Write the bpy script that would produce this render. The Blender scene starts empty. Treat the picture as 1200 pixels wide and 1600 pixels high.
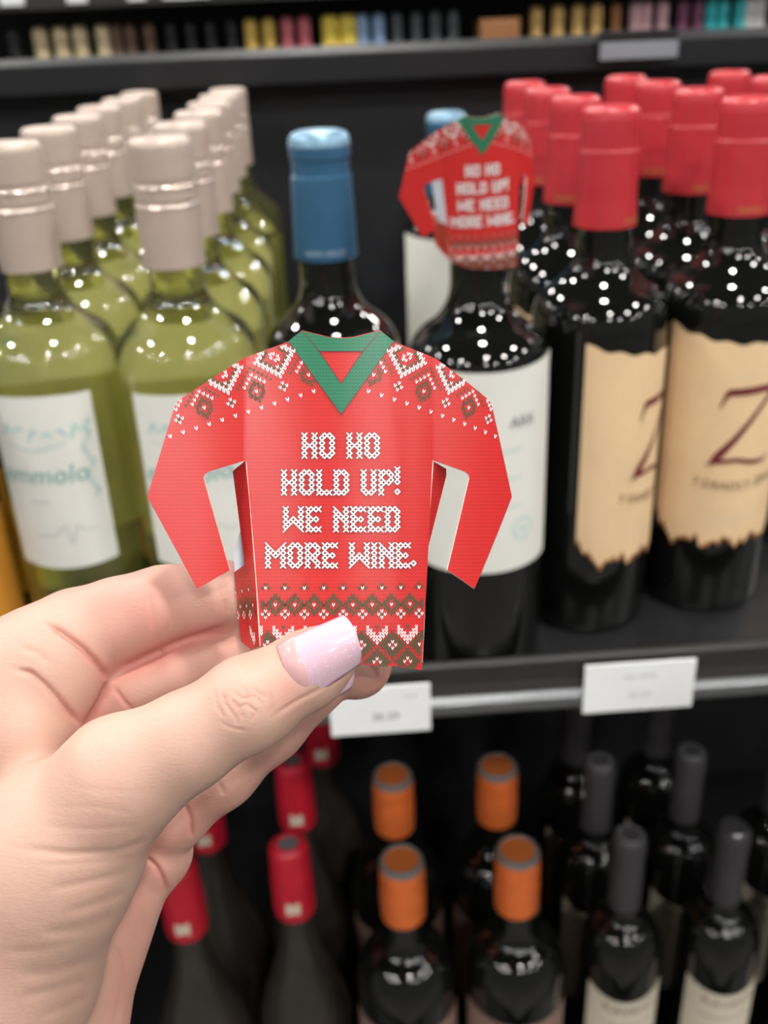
import bpy, bmesh, math, random
import numpy as np
from mathutils import Vector, Matrix
from mathutils.geometry import tessellate_polygon

SC = bpy.context.scene
COL = SC.collection
random.seed(7)
# ------------------------------------------------------------------ camera
FPX = 1552.8
PITCH, YAW, ROLL = math.radians(26.31), math.radians(2.383), math.radians(2.454)
CF = Vector((math.sin(YAW)*math.cos(PITCH), math.cos(YAW)*math.cos(PITCH), -math.sin(PITCH)))
_r0 = Vector((math.cos(YAW), -math.sin(YAW), 0)); _u0 = _r0.cross(CF)
CR = _r0*math.cos(ROLL) - _u0*math.sin(ROLL)
CU = _u0*math.cos(ROLL) + _r0*math.sin(ROLL)
CC = Vector((0, 0, 1.338))
cam = bpy.data.cameras.new('camera')
cam.sensor_fit = 'VERTICAL'; cam.sensor_height = 36; cam.sensor_width = 27
cam.lens = FPX/1600*36
cam.clip_start = .01
cam.dof.use_dof = True; cam.dof.focus_distance = .178
cam.dof.aperture_fstop = cam.lens/2.0
co = bpy.data.objects.new('camera', cam); COL.objects.link(co)
co.matrix_world = Matrix(((CR.x, CU.x, -CF.x, CC.x), (CR.y, CU.y, -CF.y, CC.y), (CR.z, CU.z, -CF.z, CC.z), (0, 0, 0, 1)))
SC.camera = co
# ------------------------------------------------------------------ world, exposure
SC.view_settings.view_transform = 'Standard'; SC.view_settings.look = 'None'
SC.view_settings.gamma = 1; SC.view_settings.use_curve_mapping = False
SC.view_settings.exposure = 0.0
W = bpy.data.worlds.new('store_ambience'); SC.world = W; W.use_nodes = True
W.node_tree.nodes['Background'].inputs[0].default_value = (1, .98, .96, 1)
W.node_tree.nodes['Background'].inputs[1].default_value = .18
LAMP_L = 390.0
LAMP_STEP = 1.75

# ------------------------------------------------------------------ helpers
def ray(x, y):
    return CF + CR*((x-600)/FPX) - CU*((y-800)/FPX)
def at_depth(x, y, z):
    return CC + ray(x, y)*z
def at_z(x, y, z):
    d = ray(x, y); return CC + d*((z-CC.z)/d.z)
def at_y(x, y, Y):
    d = ray(x, y); return CC + d*(Y/d.y)

def tag(o, label=None, cat=None, group=None, kind=None):
    if label: o['label'] = label
    if cat: o['category'] = cat
    if group: o['group'] = group
    if kind: o['kind'] = kind
    return o
def empty(name, loc, rz=0):
    o = bpy.data.objects.new(name, None); COL.objects.link(o)
    o.location = loc; o.rotation_euler = (0, 0, rz); o.empty_display_size = .01
    return o
def link(name, me, parent=None, world=False):
    o = bpy.data.objects.new(name, me); COL.objects.link(o)
    if parent is not None:
        o.parent = parent
        if world:                       # vertices were given in world space
            root = parent
            off = Vector((0, 0, 0))
            while root is not None:
                off += Vector(root.location); root = root.parent
            o.location = -off
    return o
def mesh(name, verts, faces, mats, smooth=True, fm=None, uv=None):
    me = bpy.data.meshes.new(name)
    me.from_pydata([tuple(v) for v in verts], [], [tuple(f) for f in faces])
    for m in (mats if isinstance(mats, (list, tuple)) else [mats]): me.materials.append(m)
    if fm is not None: me.polygons.foreach_set('material_index', fm)
    if smooth: me.polygons.foreach_set('use_smooth', [True]*len(me.polygons))
    if uv is not None:
        l = me.uv_layers.new(name='UVMap')
        for lp in me.loops: l.data[lp.index].uv = uv[lp.vertex_index]
    me.update()
    return me
def lathe(name, prof, mat, n=36, close=True):
    settle = name in ('screw_cap', 'capsule')
    V, Fc = [], []
    full = []
    for (r0, z0), (r1, z1) in zip(prof[:-1], prof[1:]):
        full.append((r0, z0)); l = math.hypot(r1-r0, z1-z0)
        if settle and l > .004:
            for t in (.0005/l, 1-.0005/l): full.append((r0+(r1-r0)*t, z0+(z1-z0)*t))
    prof = full+[prof[-1]]
    for r, z in prof:
        for i in range(n):
            a = 2*math.pi*i/n; V.append((r*math.cos(a), r*math.sin(a), z))
    for j in range(len(prof)-1):
        for i in range(n):
            k = (i+1) % n
            Fc.append((j*n+i, j*n+k, (j+1)*n+k, (j+1)*n+i))
    if close:
        Fc.append(tuple(reversed(range(n)))); Fc.append(tuple(range((len(prof)-1)*n, len(prof)*n)))
    me = mesh(name, V, Fc, mat)
    bm = bmesh.new(); bm.from_mesh(me)
    bmesh.ops.recalc_face_normals(bm, faces=bm.faces)
    for e in bm.edges:
        if len(e.link_faces) == 2 and e.calc_face_angle(0) > .75: e.smooth = False
    bm.to_mesh(me); bm.free()
    return me
def box(x0, x1, y0, y1, z0, z1, name, mat, bevel=0):
    bm = bmesh.new()
    bmesh.ops.create_cube(bm, size=1)
    for v in bm.verts:
        v.co = Vector((x0+(v.co.x+.5)*(x1-x0), y0+(v.co.y+.5)*(y1-y0), z0+(v.co.z+.5)*(z1-z0)))
    if bevel: bmesh.ops.bevel(bm, geom=list(bm.edges), offset=bevel, segments=2, affect='EDGES', profile=.5)
    me = bpy.data.meshes.new(name); bm.to_mesh(me); bm.free(); me.materials.append(mat)
    return me
def extrude_x(prof, x0, x1, name, mat):
    n = len(prof)
    V = [(x0, y, z) for y, z in prof]+[(x1, y, z) for y, z in prof]
    Fc = [(i, (i+1) % n, n+(i+1) % n, n+i) for i in range(n)]+[tuple(reversed(range(n))), tuple(range(n, 2*n))]
    me = mesh(name, V, Fc, mat, smooth=False)
    bm = bmesh.new(); bm.from_mesh(me); bmesh.ops.recalc_face_normals(bm, faces=bm.faces); bm.to_mesh(me); bm.free()
    return me

# ------------------------------------------------------------------ materials
def mat(name, col, rough=.5, metal=0, spec=.5, noise=0, nscale=60, bump=0, trans=0, ior=1.45, coat=0, emit=None, es=0, sss=0):
    m = bpy.data.materials.new(name); m.use_nodes = True
    nt = m.node_tree; b = nt.nodes['Principled BSDF']
    c = (*col, 1)
    b.inputs['Base Color'].default_value = c
    b.inputs['Roughness'].default_value = rough; b.inputs['Metallic'].default_value = metal
    b.inputs['Specular IOR Level'].default_value = spec
    b.inputs['Transmission Weight'].default_value = trans; b.inputs['IOR'].default_value = ior
    b.inputs['Coat Weight'].default_value = coat; b.inputs['Coat Roughness'].default_value = .05
    if emit: b.inputs['Emission Color'].default_value = (*emit, 1); b.inputs['Emission Strength'].default_value = es
    tc = nt.nodes.new('ShaderNodeTexCoord')
    nz = nt.nodes.new('ShaderNodeTexNoise'); nz.inputs['Scale'].default_value = nscale; nz.inputs['Detail'].default_value = 4
    nt.links.new(tc.outputs['Object'], nz.inputs['Vector'])
    if noise:
        mx = nt.nodes.new('ShaderNodeMix'); mx.data_type = 'RGBA'
        mx.inputs[6].default_value = tuple(min(1, v*(1-noise)) for v in col)+(1,)
        mx.inputs[7].default_value = tuple(min(1, v*(1+noise)) for v in col)+(1,)
        nt.links.new(nz.outputs['Fac'], mx.inputs[0]); nt.links.new(mx.outputs[2], b.inputs['Base Color'])
    if bump:
        bp = nt.nodes.new('ShaderNodeBump'); bp.inputs['Strength'].default_value = bump; bp.inputs['Distance'].default_value = .001
        nt.links.new(nz.outputs['Fac'], bp.inputs['Height']); nt.links.new(bp.outputs['Normal'], b.inputs['Normal'])
    return m
M = {}
M['black_panel'] = mat('black_laminate', (.012, .013, .0155), .45, noise=.3, nscale=300, bump=.1)
M['black_shelf'] = mat('black_shelf_metal', (.012, .012, .013), .35, noise=.4, nscale=200, bump=.15)
M['rail_dark'] = mat('dark_price_channel', (.03, .029, .028), .35, noise=.2)
M['rail_silver'] = mat('brushed_steel', (.27, .28, .29), .28, metal=.9, noise=.15, nscale=120)
M['ledge'] = mat('grey_ledge', (.009, .0095, .011), .36, noise=.2)
M['holder'] = mat('smoked_plastic', (.22, .23, .25), .3, noise=.1)
M['floor'] = mat('store_floor', (.10, .095, .09), .4, noise=.25, nscale=8)
M['ceiling'] = mat('store_ceiling', (.08, .08, .08), .8, noise=.1, nscale=5)
M['lamp_rim'] = mat('lamp_rim', (.6, .6, .6), .4, noise=.05)
M['lamp'] = mat('lamp_glow', (1, 1, 1), .5, emit=(1, .975, .94), es=LAMP_L)
M['dark_glass'] = mat('dark_wine_glass', (.004, .0045, .004), .04, spec=.55, noise=.3, coat=.3)
M['greyed_glass'] = mat('greyed_wine_glass', (.030, .026, .022), .05, spec=.55, noise=.3)  # dark glass, base colour lifted to stand in for grey reflections
M['green_glass'] = mat('white_wine_in_green_glass', (.90, .90, .36), .02, trans=.965, ior=1.36, noise=.05, nscale=20, coat=1)
M['screwcap'] = mat('champagne_screwcap', (.46, .37, .31), .38, metal=.15, noise=.06)
M['screwcap_ring'] = mat('polished_cap_band', (.80, .68, .60), .22, metal=.5, noise=.05)
M['red_foil'] = mat('crimson_capsule', (.43, .026, .034), .33, spec=.6, noise=.1)
M['gold'] = mat('gold_print', (.60, .36, .10), .35, metal=.5, noise=.1)
M['blue_foil'] = mat('blue_capsule', (.034, .115, .21), .36, metal=.25, noise=.1)
M['pale_blue'] = mat('pale_capsule_top', (.17, .30, .40), .35, metal=.3, noise=.1)  # paler blue than the capsule sides
M['silver_print'] = mat('silver_print', (.45, .55, .62), .4, metal=.2, noise=.1)
M['parchment'] = mat('parchment_label', (.73, .52, .305), .75, noise=.10, nscale=40)
M['burnt'] = mat('burnt_label_edge', (.30, .12, .04), .8, noise=.4, nscale=200)
M['maroon'] = mat('maroon_ink', (.14, .012, .018), .6, noise=.2)
M['brown_ink'] = mat('brown_ink', (.13, .055, .03), .6, noise=.2)
M['white_label'] = mat('ivory_label', (.70, .70, .65), .6, noise=.04, nscale=30)
M['paper'] = mat('white_paper', (.78, .80, .80), .5, noise=.03)
M['grey_ink'] = mat('grey_ink', (.42, .43, .42), .7, noise=.1)
M['dark_ink'] = mat('dark_ink', (.12, .13, .14), .7, noise=.1)
M['teal_ink'] = mat('teal_ink', (.13, .36, .34), .7, noise=.2, nscale=200)
M['pale_teal'] = mat('pale_teal_ink', (.40, .58, .56), .7, noise=.25, nscale=200)
M['amber'] = mat('amber_label', (.62, .26, .03), .55, noise=.15, nscale=25)
M['red_wrap'] = mat('bright_red_capsule', (.50, .012, .03), .4, noise=.1)
M['orange_wrap'] = mat('orange_capsule', (.80, .175, .04), .28, metal=.25, noise=.1)
M['orange_top'] = mat('rust_cap_top', (.40, .10, .02), .6, noise=.3, nscale=300)
M['grey_ring'] = mat('grey_ring', (.16, .18, .18), .35, metal=.3, noise=.1)
M['grey_cap'] = mat('charcoal_capsule', (.045, .042, .045), .5, noise=.15)
M['grey_cap_top'] = mat('grey_capsule_top', (.12, .125, .13), .4, noise=.2)  # lighter grey for the capsule tops
M['pinkbrown'] = mat('dusty_brown_label', (.24, .15, .12), .7, noise=.1)
M['cream'] = mat('cream_label', (.62, .56, .44), .7, noise=.06)
M['card_edge'] = mat('cream_card_edge', (.86, .76, .66), .6, noise=.05)
M['card_back'] = mat('white_card_back', (.62, .64, .70), .55, noise=.03)
M['stitch_white'] = mat('white_print', (.88, .84, .83), .42, noise=.04)
M['stitch_dark'] = mat('olive_print', (.062, .068, .032), .42, noise=.2, nscale=900)
M['stitch_maroon'] = mat('maroon_print', (.16, .012, .02), .42, noise=.1)  # dark maroon ink of the printed outlines

def knit(name, c1, c2, rough=.33, strength=1.0):
    m = bpy.data.materials.new(name); m.use_nodes = True; nt = m.node_tree; N = nt.nodes; L = nt.links
    b = N['Principled BSDF']; b.inputs['Roughness'].default_value = rough
    uv = N.new('ShaderNodeUVMap'); uv.uv_map = 'UVMap'
    sp = N.new('ShaderNodeSeparateXYZ'); L.new(uv.outputs[0], sp.inputs[0])
    def mth(op, a, bb=None):
        n = N.new('ShaderNodeMath'); n.operation = op
        for i, v in enumerate((a, bb)):
            if v is None: continue
            if isinstance(v, (int, float)): n.inputs[i].default_value = v
            else: L.new(v, n.inputs[i])
        return n.outputs[0]
    fu = mth('FRACT', sp.outputs[0])
    a = mth('MULTIPLY', mth('ABSOLUTE', mth('SUBTRACT', fu, .5)), 2)      # 0 in the stitch middle, 1 between columns
    ph = mth('ADD', sp.outputs[1], mth('MULTIPLY', a, .55))
    s = mth('SINE', mth('MULTIPLY', ph, 2*math.pi))
    s1 = mth('MULTIPLY', mth('MAXIMUM', mth('SUBTRACT', s, .15), 0), 1.15)
    s2 = mth('MULTIPLY', s1, mth('SUBTRACT', 1.0, mth('MULTIPLY', a, .75)))
    s3 = mth('ADD', mth('MULTIPLY', s2, strength), mth('MULTIPLY', mth('POWER', a, 6), .16*strength))
    mx = N.new('ShaderNodeMix'); mx.data_type = 'RGBA'; mx.clamp_factor = True
    L.new(s3, mx.inputs[0]); mx.inputs[6].default_value = (*c1, 1); mx.inputs[7].default_value = (*c2, 1)
    L.new(mx.outputs[2], b.inputs['Base Color'])
    return m
M['knit_red'] = knit('red_knit_print', (.54, .022, .020), (.27, .005, .009), .32, .95)
M['knit_green'] = knit('green_knit_print', (.014, .17, .085), (.006, .055, .03), .36, 1.0)

# skin: colour from a real per-vertex pinkness, fine lines as bump
def skin_mat():
    m = bpy.data.materials.new('skin'); m.use_nodes = True; nt = m.node_tree; N = nt.nodes; L = nt.links
    b = N['Principled BSDF']; b.inputs['Roughness'].default_value = .52
    b.inputs['Specular IOR Level'].default_value = .35
    b.inputs['Subsurface Weight'].default_value = .12; b.inputs['Subsurface Radius'].default_value = (1, .35, .2)
    b.inputs['Subsurface Scale'].default_value = .004
    at = N.new('ShaderNodeAttribute'); at.attribute_name = 'pink'
    tc = N.new('ShaderNodeTexCoord')
    n1 = N.new('ShaderNodeTexNoise'); n1.inputs['Scale'].default_value = 90; n1.inputs['Detail'].default_value = 3
    L.new(tc.outputs['Object'], n1.inputs['Vector'])
    ad = N.new('ShaderNodeMath'); ad.operation = 'MULTIPLY_ADD'; ad.inputs[1].default_value = .7; ad.inputs[2].default_value = -.35
    L.new(n1.outputs['Fac'], ad.inputs[0])
    sm = N.new('ShaderNodeMath'); sm.operation = 'ADD'; sm.use_clamp = True
    L.new(ad.outputs[0], sm.inputs[0]); L.new(at.outputs['Fac'], sm.inputs[1])
    mx = N.new('ShaderNodeMix'); mx.data_type = 'RGBA'
    mx.inputs[6].default_value = (.50, .315, .245, 1); mx.inputs[7].default_value = (.50, .20, .165, 1)
    L.new(sm.outputs[0], mx.inputs[0]); L.new(mx.outputs[2], b.inputs['Base Color'])
    mp = N.new('ShaderNodeMapping'); mp.inputs['Scale'].default_value = (900, 900, 3200); L.new(tc.outputs['Object'], mp.inputs[0])
    n2 = N.new('ShaderNodeTexNoise'); n2.inputs['Scale'].default_value = 1; n2.inputs['Detail'].default_value = 3
    L.new(mp.outputs[0], n2.inputs['Vector'])
    bp = N.new('ShaderNodeBump'); bp.inputs['Strength'].default_value = .22; bp.inputs['Distance'].default_value = .0003
    L.new(n2.outputs['Fac'], bp.inputs['Height']); L.new(bp.outputs[0], b.inputs['Normal'])
    return m
M['skin'] = skin_mat()
def nail_mat():
    m = mat('pink_glitter_polish', (.66, .44, .53), .16, coat=.6)
    nt = m.node_tree; N = nt.nodes; L = nt.links; b = N['Principled BSDF']
    tc = N.new('ShaderNodeTexCoord'); vo = N.new('ShaderNodeTexVoronoi'); vo.inputs['Scale'].default_value = 3000
    L.new(tc.outputs['Object'], vo.inputs['Vector'])
    lt = N.new('ShaderNodeMath'); lt.operation = 'LESS_THAN'; lt.inputs[1].default_value = .22; L.new(vo.outputs['Distance'], lt.inputs[0])
    cs = N.new('ShaderNodeSeparateColor'); L.new(vo.outputs['Color'], cs.inputs[0])
    g2 = N.new('ShaderNodeMath'); g2.operation = 'GREATER_THAN'; g2.inputs[1].default_value = .72; L.new(cs.outputs[0], g2.inputs[0])
    mu = N.new('ShaderNodeMath'); mu.operation = 'MULTIPLY'; L.new(lt.outputs[0], mu.inputs[0]); L.new(g2.outputs[0], mu.inputs[1])
    mx = N.new('ShaderNodeMix'); mx.data_type = 'RGBA'; mx.inputs[6].default_value = (.66, .44, .53, 1); mx.inputs[7].default_value = (1, .88, .92, 1)
    L.new(mu.outputs[0], mx.inputs[0]); L.new(mx.outputs[2], b.inputs['Base Color'])
    return m
M['nail'] = nail_mat()
M['bare_nail'] = mat('bare_nail', (.55, .32, .32), .3, noise=.05, coat=.3)

# ------------------------------------------------------------------ structure: floor, ceiling, downlights
o = link('floor', box(-4.5, 4.5, -4.5, 5, -.05, 0, 'floor', M['floor'])); tag(o, kind='structure')
o = link('ceiling', box(-4.5, 4.5, -4.5, 5, 3.02, 3.1, 'ceiling', M['ceiling'])); tag(o, kind='structure')
glow_me = lathe('glow', [(.09, 2.999), (.09, 3.003)], M['lamp'], 20)
rim_me = lathe('rim', [(.091, 2.99), (.115, 2.99), (.12, 3.02), (.091, 3.02)], M['lamp_rim'], 20, close=False)
nl = 0
for i in range(-2, 3):
    for j in range(-2, 3):
        t = empty('downlight', (i*LAMP_STEP+.2+.22*math.sin(i*3.1+j*5.3), j*LAMP_STEP+.15+.22*math.sin(i*4.7-j*2.9), 0))
        tag(t, 'round recessed ceiling downlight in the dark store ceiling', 'light', 'ceiling downlights')
        link('rim', rim_me, t); link('glow', glow_me, t)

# ------------------------------------------------------------------ shelving
SZ = 1.0            # standing height on the upper shelf
LZ = .462           # standing height on the lower shelf
BT = .0008          # board tops sit this much below
gx0, gx1 = -.75, .95
G = empty('shelving_unit', (0, .72, 0))
tag(G, 'black shelving unit holding the wine bottles, with back panel and silver price rail', 'shelf')
def gp(name, me, label=None):
    o = link(name, me, G, world=True)
    if label: o['label'] = label
    return o
gp('back_panel', box(gx0, gx1, .965, .99, 0, 1.292, 'back_panel', M['black_panel']))
gp('top_ledge', box(gx0, gx1, .93, 1.20, 1.291, 1.3155, 'top_ledge', M['ledge'], .002), 'dark grey ledge along the top of the back panel')
gp('shelf_board', box(gx0, gx1, .464, .965, SZ-.02, SZ-BT, 'shelf_board', M['black_shelf']))
gp('shelf_board', box(gx0, gx1, .40, .965, LZ-.02, LZ-BT, 'shelf_board', M['black_shelf']))
gp('kick_board', box(gx0, gx1, .42, .44, 0, LZ-.02, 'kick_board', M['black_panel']))
rail = gp('price_rail', extrude_x([(.464, 1.012), (.460, 1.0135), (.4585, 1.011), (.4605, .998), (.459, .991), (.464, .985)], gx0, gx1, 'price_rail', M['rail_dark']))
lip = []
for k in range(9):
    a = math.pi*(k/8-.5)
    lip.append((.4625-.0065*math.cos(a), .9835+.0075*math.sin(a)))
link('rail_lip', extrude_x([(.464, .976)]+lip+[(.464, .991)], gx0, gx1, 'rail_lip', M['rail_silver']), rail)['label'] = 'silver rounded lower lip of the price rail'
gp('price_rail', extrude_x([(.40, LZ+.01), (.396, LZ+.011), (.396, LZ-.02), (.40, LZ-.024)], gx0, gx1, 'price_rail', M['rail_dark']))
for x in (gx0-.02, gx1):
    gp('upright', box(x, x+.02, .42, 1.2, 0, 1.31, 'upright', M['black_panel']))

# text as thin print
_txt = {}
def text_mesh(s, size):
    k = (s, size)
    if k in _txt: return _txt[k]
    cu = bpy.data.curves.new('t', 'FONT'); cu.body = s; cu.size = size; cu.align_x = 'CENTER'; cu.resolution_u = 2
    ob = bpy.data.objects.new('t', cu); COL.objects.link(ob)
    dg = bpy.context.evaluated_depsgraph_get(); dg.update()
    me = bpy.data.meshes.new_from_object(ob.evaluated_get(dg))
    v = [tuple(p.co) for p in me.vertices]; f = [tuple(p.vertices) for p in me.polygons]
    bpy.data.objects.remove(ob); bpy.data.meshes.remove(me)
    _txt[k] = (v, f); return v, f
def text_cyl(s, size, R, th, z, m, arc=0, slant=0, sx=1):
    v, f = text_mesh(s, size)
    V = []
    for x, y, _ in v:
        x *= sx
        a = th+(x+slant*y)/R
        V.append((R*math.sin(a), -R*math.cos(a), z+y+arc*x*x))
    return mesh('print', V, f, m, smooth=False)
def cyl_patch(R, a0, a1, z0, z1, m, n=28, top=None, bot=None, name='label', rows=4):
    V, Fc = [], []
    for i in range(n+1):
        t = i/n; a = a0+(a1-a0)*t
        zt = z1+(top(t) if top else 0); zb = z0+(bot(t) if bot else 0)
        for j in range(rows+1):
            z = zb+(zt-zb)*j/rows
            V.append((R*math.sin(a), -R*math.cos(a), z))
    r1 = rows+1
    for i in range(n):
        for j in range(rows):
            Fc.append((i*r1+j, (i+1)*r1+j, (i+1)*r1+j+1, i*r1+j+1))
    return mesh(name, V, Fc, m)
def strokes_cyl(lines, R, th, z, m, name='print'):
    """lines: list of ([(x,y,halfwidth)...]) in metres laid on a cylinder"""
    V, Fc = [], []
    for pts in lines:
        P = []
        for (x0, y0, w0), (x1, y1, w1) in zip(pts[:-1], pts[1:]):
            for k in range(4):
                t = k/4; P.append((x0+(x1-x0)*t, y0+(y1-y0)*t, w0+(w1-w0)*t))
        P.append(pts[-1]); b = len(V)
        for i, (x, y, w) in enumerate(P):
            xa, ya, _ = P[max(0, i-1)]; xb, yb, _ = P[min(len(P)-1, i+1)]
            dx, dy = xb-xa, yb-ya; l = math.hypot(dx, dy) or 1; nx, ny = -dy/l*w, dx/l*w
            for s in (1, -1):
                a = th+(x+s*nx)/R; V.append((R*math.sin(a), -R*math.cos(a), z+y+s*ny))
        for i in range(len(P)-1): Fc.append((b+2*i, b+2*i+1, b+2*i+3, b+2*i+2))
    return mesh(name, V, Fc, m, smooth=False)

def price_tag(x0, x1, z0, z1, label, lines):
    yb = .4535
    t = empty('price_tag', ((x0+x1)/2, yb, z0)); tag(t, label, 'price tag', 'price tags on the shelf rail')
    me = box(x0, x1, yb, yb+.0012, z0, z1, 'card', M['paper'], .0004)
    link('card', me, t, world=True)
    for s, size, fx, fz, m in lines:
        v, f = text_mesh(s, size)
        V = [(x0+(x1-x0)*fx+x, yb-.0002, z0+(z1-z0)*fz+y) for x, y, _ in v]
        link('print', mesh('print', V, f, m, False), t, world=True)
price_tag(.128, .1915, .9765, 1.0095, 'blank looking white price tag on the rail under the parchment labelled bottles', [('16.29', .006, .5, .28, M['grey_ink']), ('RED WINE', .004, .5, .68, M['grey_ink'])])
price_tag(-.0165, .0405, .9725, 1.005, 'white price tag on the rail peeking out below the held card', [('36.29', .007, .55, .3, M['dark_ink']), ('WINE', .003, .8, .74, M['grey_ink'])])
hd = empty('tag_holder', (.27, .92, 1.29)); tag(hd, 'smoked grey plastic tag holder clipped on the top ledge', 'tag holder')
link('clip', box(.238, .306, .920, .9295, 1.3135, 1.3225, 'clip', M['black_shelf'], .001), hd, world=True)
link('plate', box(.2385, .3055, .916, .9195, 1.300, 1.3135, 'plate', M['holder'], .0008), hd, world=True)

# ------------------------------------------------------------------ bottles
def bord(R, H, sh=.19, nk=.228, rn=.0143, dome=False):
    p = [(R-.006, .003), (R-.003, 0), (R-.0008, .0025), (R, .006)]
    p += [(R, z) for z in (.05, .1, .15, sh-.005)]
    # round convex shoulder, short slope, then a concave neck root
    rho = (nk-sh)*.55; A = math.radians(58)
    if dome:
        rc = rn+.002; hs = (nk-sh)*.70; A = math.radians(60)
        p += [(rc+(R-rc)*math.cos(math.radians(76)*k/11), sh+hs*math.sin(math.radians(76)*k/11)) for k in range(12)]
    else:
        p += [(R-rho*(1-math.cos(A*k/7)), sh+rho*math.sin(A*k/7)) for k in range(8)]
    rx, zx = p[-1]; cz = min(nk-.004, zx+(rx-rn)/math.tan(A))
    for k in range(1, 9):
        t = k/9; q = 1-t
        p.append((q*q*rx+2*q*t*(rn+.0004)+t*t*rn, q*q*zx+2*q*t*cz+t*t*nk))
    p += [(rn, nk), (rn, H-.006), (rn-.001, H-.002)]
    return p
def burg(R, H, rn=.0140):
    p = [(R-.006, .003), (R-.003, 0), (R, .006), (R, .06), (R, .11)]
    for k in range(1, 14):
        t = k/14
        p.append((rn+(R-rn)*(.5+.5*math.cos(math.pi*t**.85)), .11+(.225-.11)*t))
    p += [(rn, .225), (rn, H-.006), (rn-.001, H-.002)]
    return p
_cache = {}
def cached(key, fn):
    if key not in _cache: _cache[key] = fn()
    return _cache[key]
def add(name, me, parent, label=None):
    o = link(name, me, parent)
    if label: o['label'] = label
    return o

# --- screw-capped white wine
WH, WR = .293, .036
def white_bottle(x, y, z, label, rz=0, front=True):
    t = empty('white_wine_bottle', (x, y, z), rz); tag(t, label, 'wine bottle', 'screw-capped white wine bottles')
    add('glass', cached('wg', lambda: lathe('glass', bord(WR, WH-.004, .188, .222, .0138), M['green_glass'], 48)), t)
    r = .0152
    prof = [(r, WH-.059), (r, WH-.0275), (r+.0004, WH-.0270)]
    c = add('screw_cap', cached('wc', lambda: lathe('screw_cap', [(r+.0002, WH-.060), (r+.0002, WH-.030), (r-.0006, WH-.0295), (r-.0006, WH-.0285), (r, WH-.028), (r, WH-.0205), (r-.0007, WH-.020), (r-.0007, WH-.019), (r, WH-.0185), (r, WH-.004), (r-.0006, WH-.0016), (r-.002, WH-.0004), (r-.006, WH), (.001, WH)], M['screwcap'], 40)), t)
    add('band', cached('wb', lambda: lathe('band', [(r+.0003, WH-.0318), (r+.0007, WH-.031), (r+.0003, WH-.0298)], M['screwcap_ring'], 40, close=False)), c, 'shiny band round the cap')
    add('band', cached('wb2', lambda: lathe('band', [(r+.0002, WH-.0225), (r+.0005, WH-.0219), (r+.0002, WH-.0212)], M['screwcap_ring'], 40, close=False)), c)
    lab = add('label', cached('wl', lambda: cyl_patch(WR+.0003, -.80, .80, .0800, .1755, M['white_label'], bot=lambda q: -.0015*math.sin(q*math.pi), top=lambda q: .001*math.sin(q*math.pi))), t)
    add('back_label', cached('wbl', lambda: cyl_patch(WR+.0003, math.pi-.75, math.pi+.75, .075, .168, M['white_label'], name='back_label')), t)
    if front:
        add('print', cached('wt', lambda: text_cyl('emmolo', .0145, WR+.0006, -.09, .129, M['teal_ink'], slant=.18)), lab, 'teal wine name')
        sw = []
        for k in range(7):
            cx = -.021+.0072*k; 
            sw.append([(cx, .155+.003*math.sin(k*2.1), .0005), (cx+.003, .159+.002*math.cos(k), .0012), (cx+.006, .156+.003*math.sin(k*1.3), .0004)])
        for k in range(5):
            cz = .118+.008*k; sx = .0225
            sw.append([(sx, cz, .0006), (sx+.0025*(-1)**k, cz+.004, .0011), (sx-.001, cz+.008, .0005)])
        sw.append([(-.02, .151, .0003), (-.005, .147, .0005), (.012, .151, .0004)])
        add('scrolls', cached('ws', lambda: strokes_cyl(sw, WR+.0005, 0, 0, M['pale_teal'], 'scrolls')), lab, 'pale teal scrollwork')
        sg = [[(-.014, .098, .0003), (-.002, .0985, .0004), (.004, .105, .0003), (.006, .092, .0003), (.010, .104, .0003), (.015, .100, .0003), (.020, .101, .0002)], [(-.012, .118, .0004), (-.002, .118, .0004)]]
        add('signature', cached('wsg', lambda: strokes_cyl(sg, WR+.0005, 0, 0, M['grey_ink'], 'signature')), lab, 'grey handwritten line')
    return t
ordn = ['front', 'second', 'third', 'fourth', 'fifth', 'rearmost']
AX, BX = -.1510, -.0780
A_off = [0, 0, -.001, -.003, -.001, 0]
for i in range(6):
    white_bottle(AX+A_off[i], .5153+.078*i, SZ, ('%s bottle of white wine in the screw-capped row nearest the amber label' % ordn[i]), rz=random.uniform(-.15, .15) if i else -.06, front=i < 2)
B_off = [0, 0, .002, .001, .0005, .001]
for i in range(6):
    white_bottle(BX+B_off[i], .5058+.078*i, SZ, ('%s bottle of white wine in the screw-capped row nearest the blue capsules' % ordn[i]), rz=random.uniform(-.15, .15) if i else .02, front=i < 2)

# --- amber label at the frame edge
def amber_bottle(x, y, label):
    t = empty('amber_label_bottle', (x, y, SZ)); tag(t, label, 'wine bottle', 'amber labelled bottles')
    add('glass', cached('ag', lambda: lathe('glass', bord(.036, .30, .19, .228), M['dark_glass'], 40)), t)
    add('capsule', cached('ac', lambda: lathe('capsule', [(.0155, .24), (.0152, .298), (.012, .301), (.001, .301)], M['grey_cap'], 32)), t)
    add('label', cached('al', lambda: cyl_patch(.0364, -1.9, 1.9, .025, .109, M['amber'])), t)
amber_bottle(-.2265, .503, 'dark bottle with amber orange label beside the white wine, front of its row')
amber_bottle(-.2265, .580, 'dark bottle with amber orange label, second in its row behind the white wine')

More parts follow.
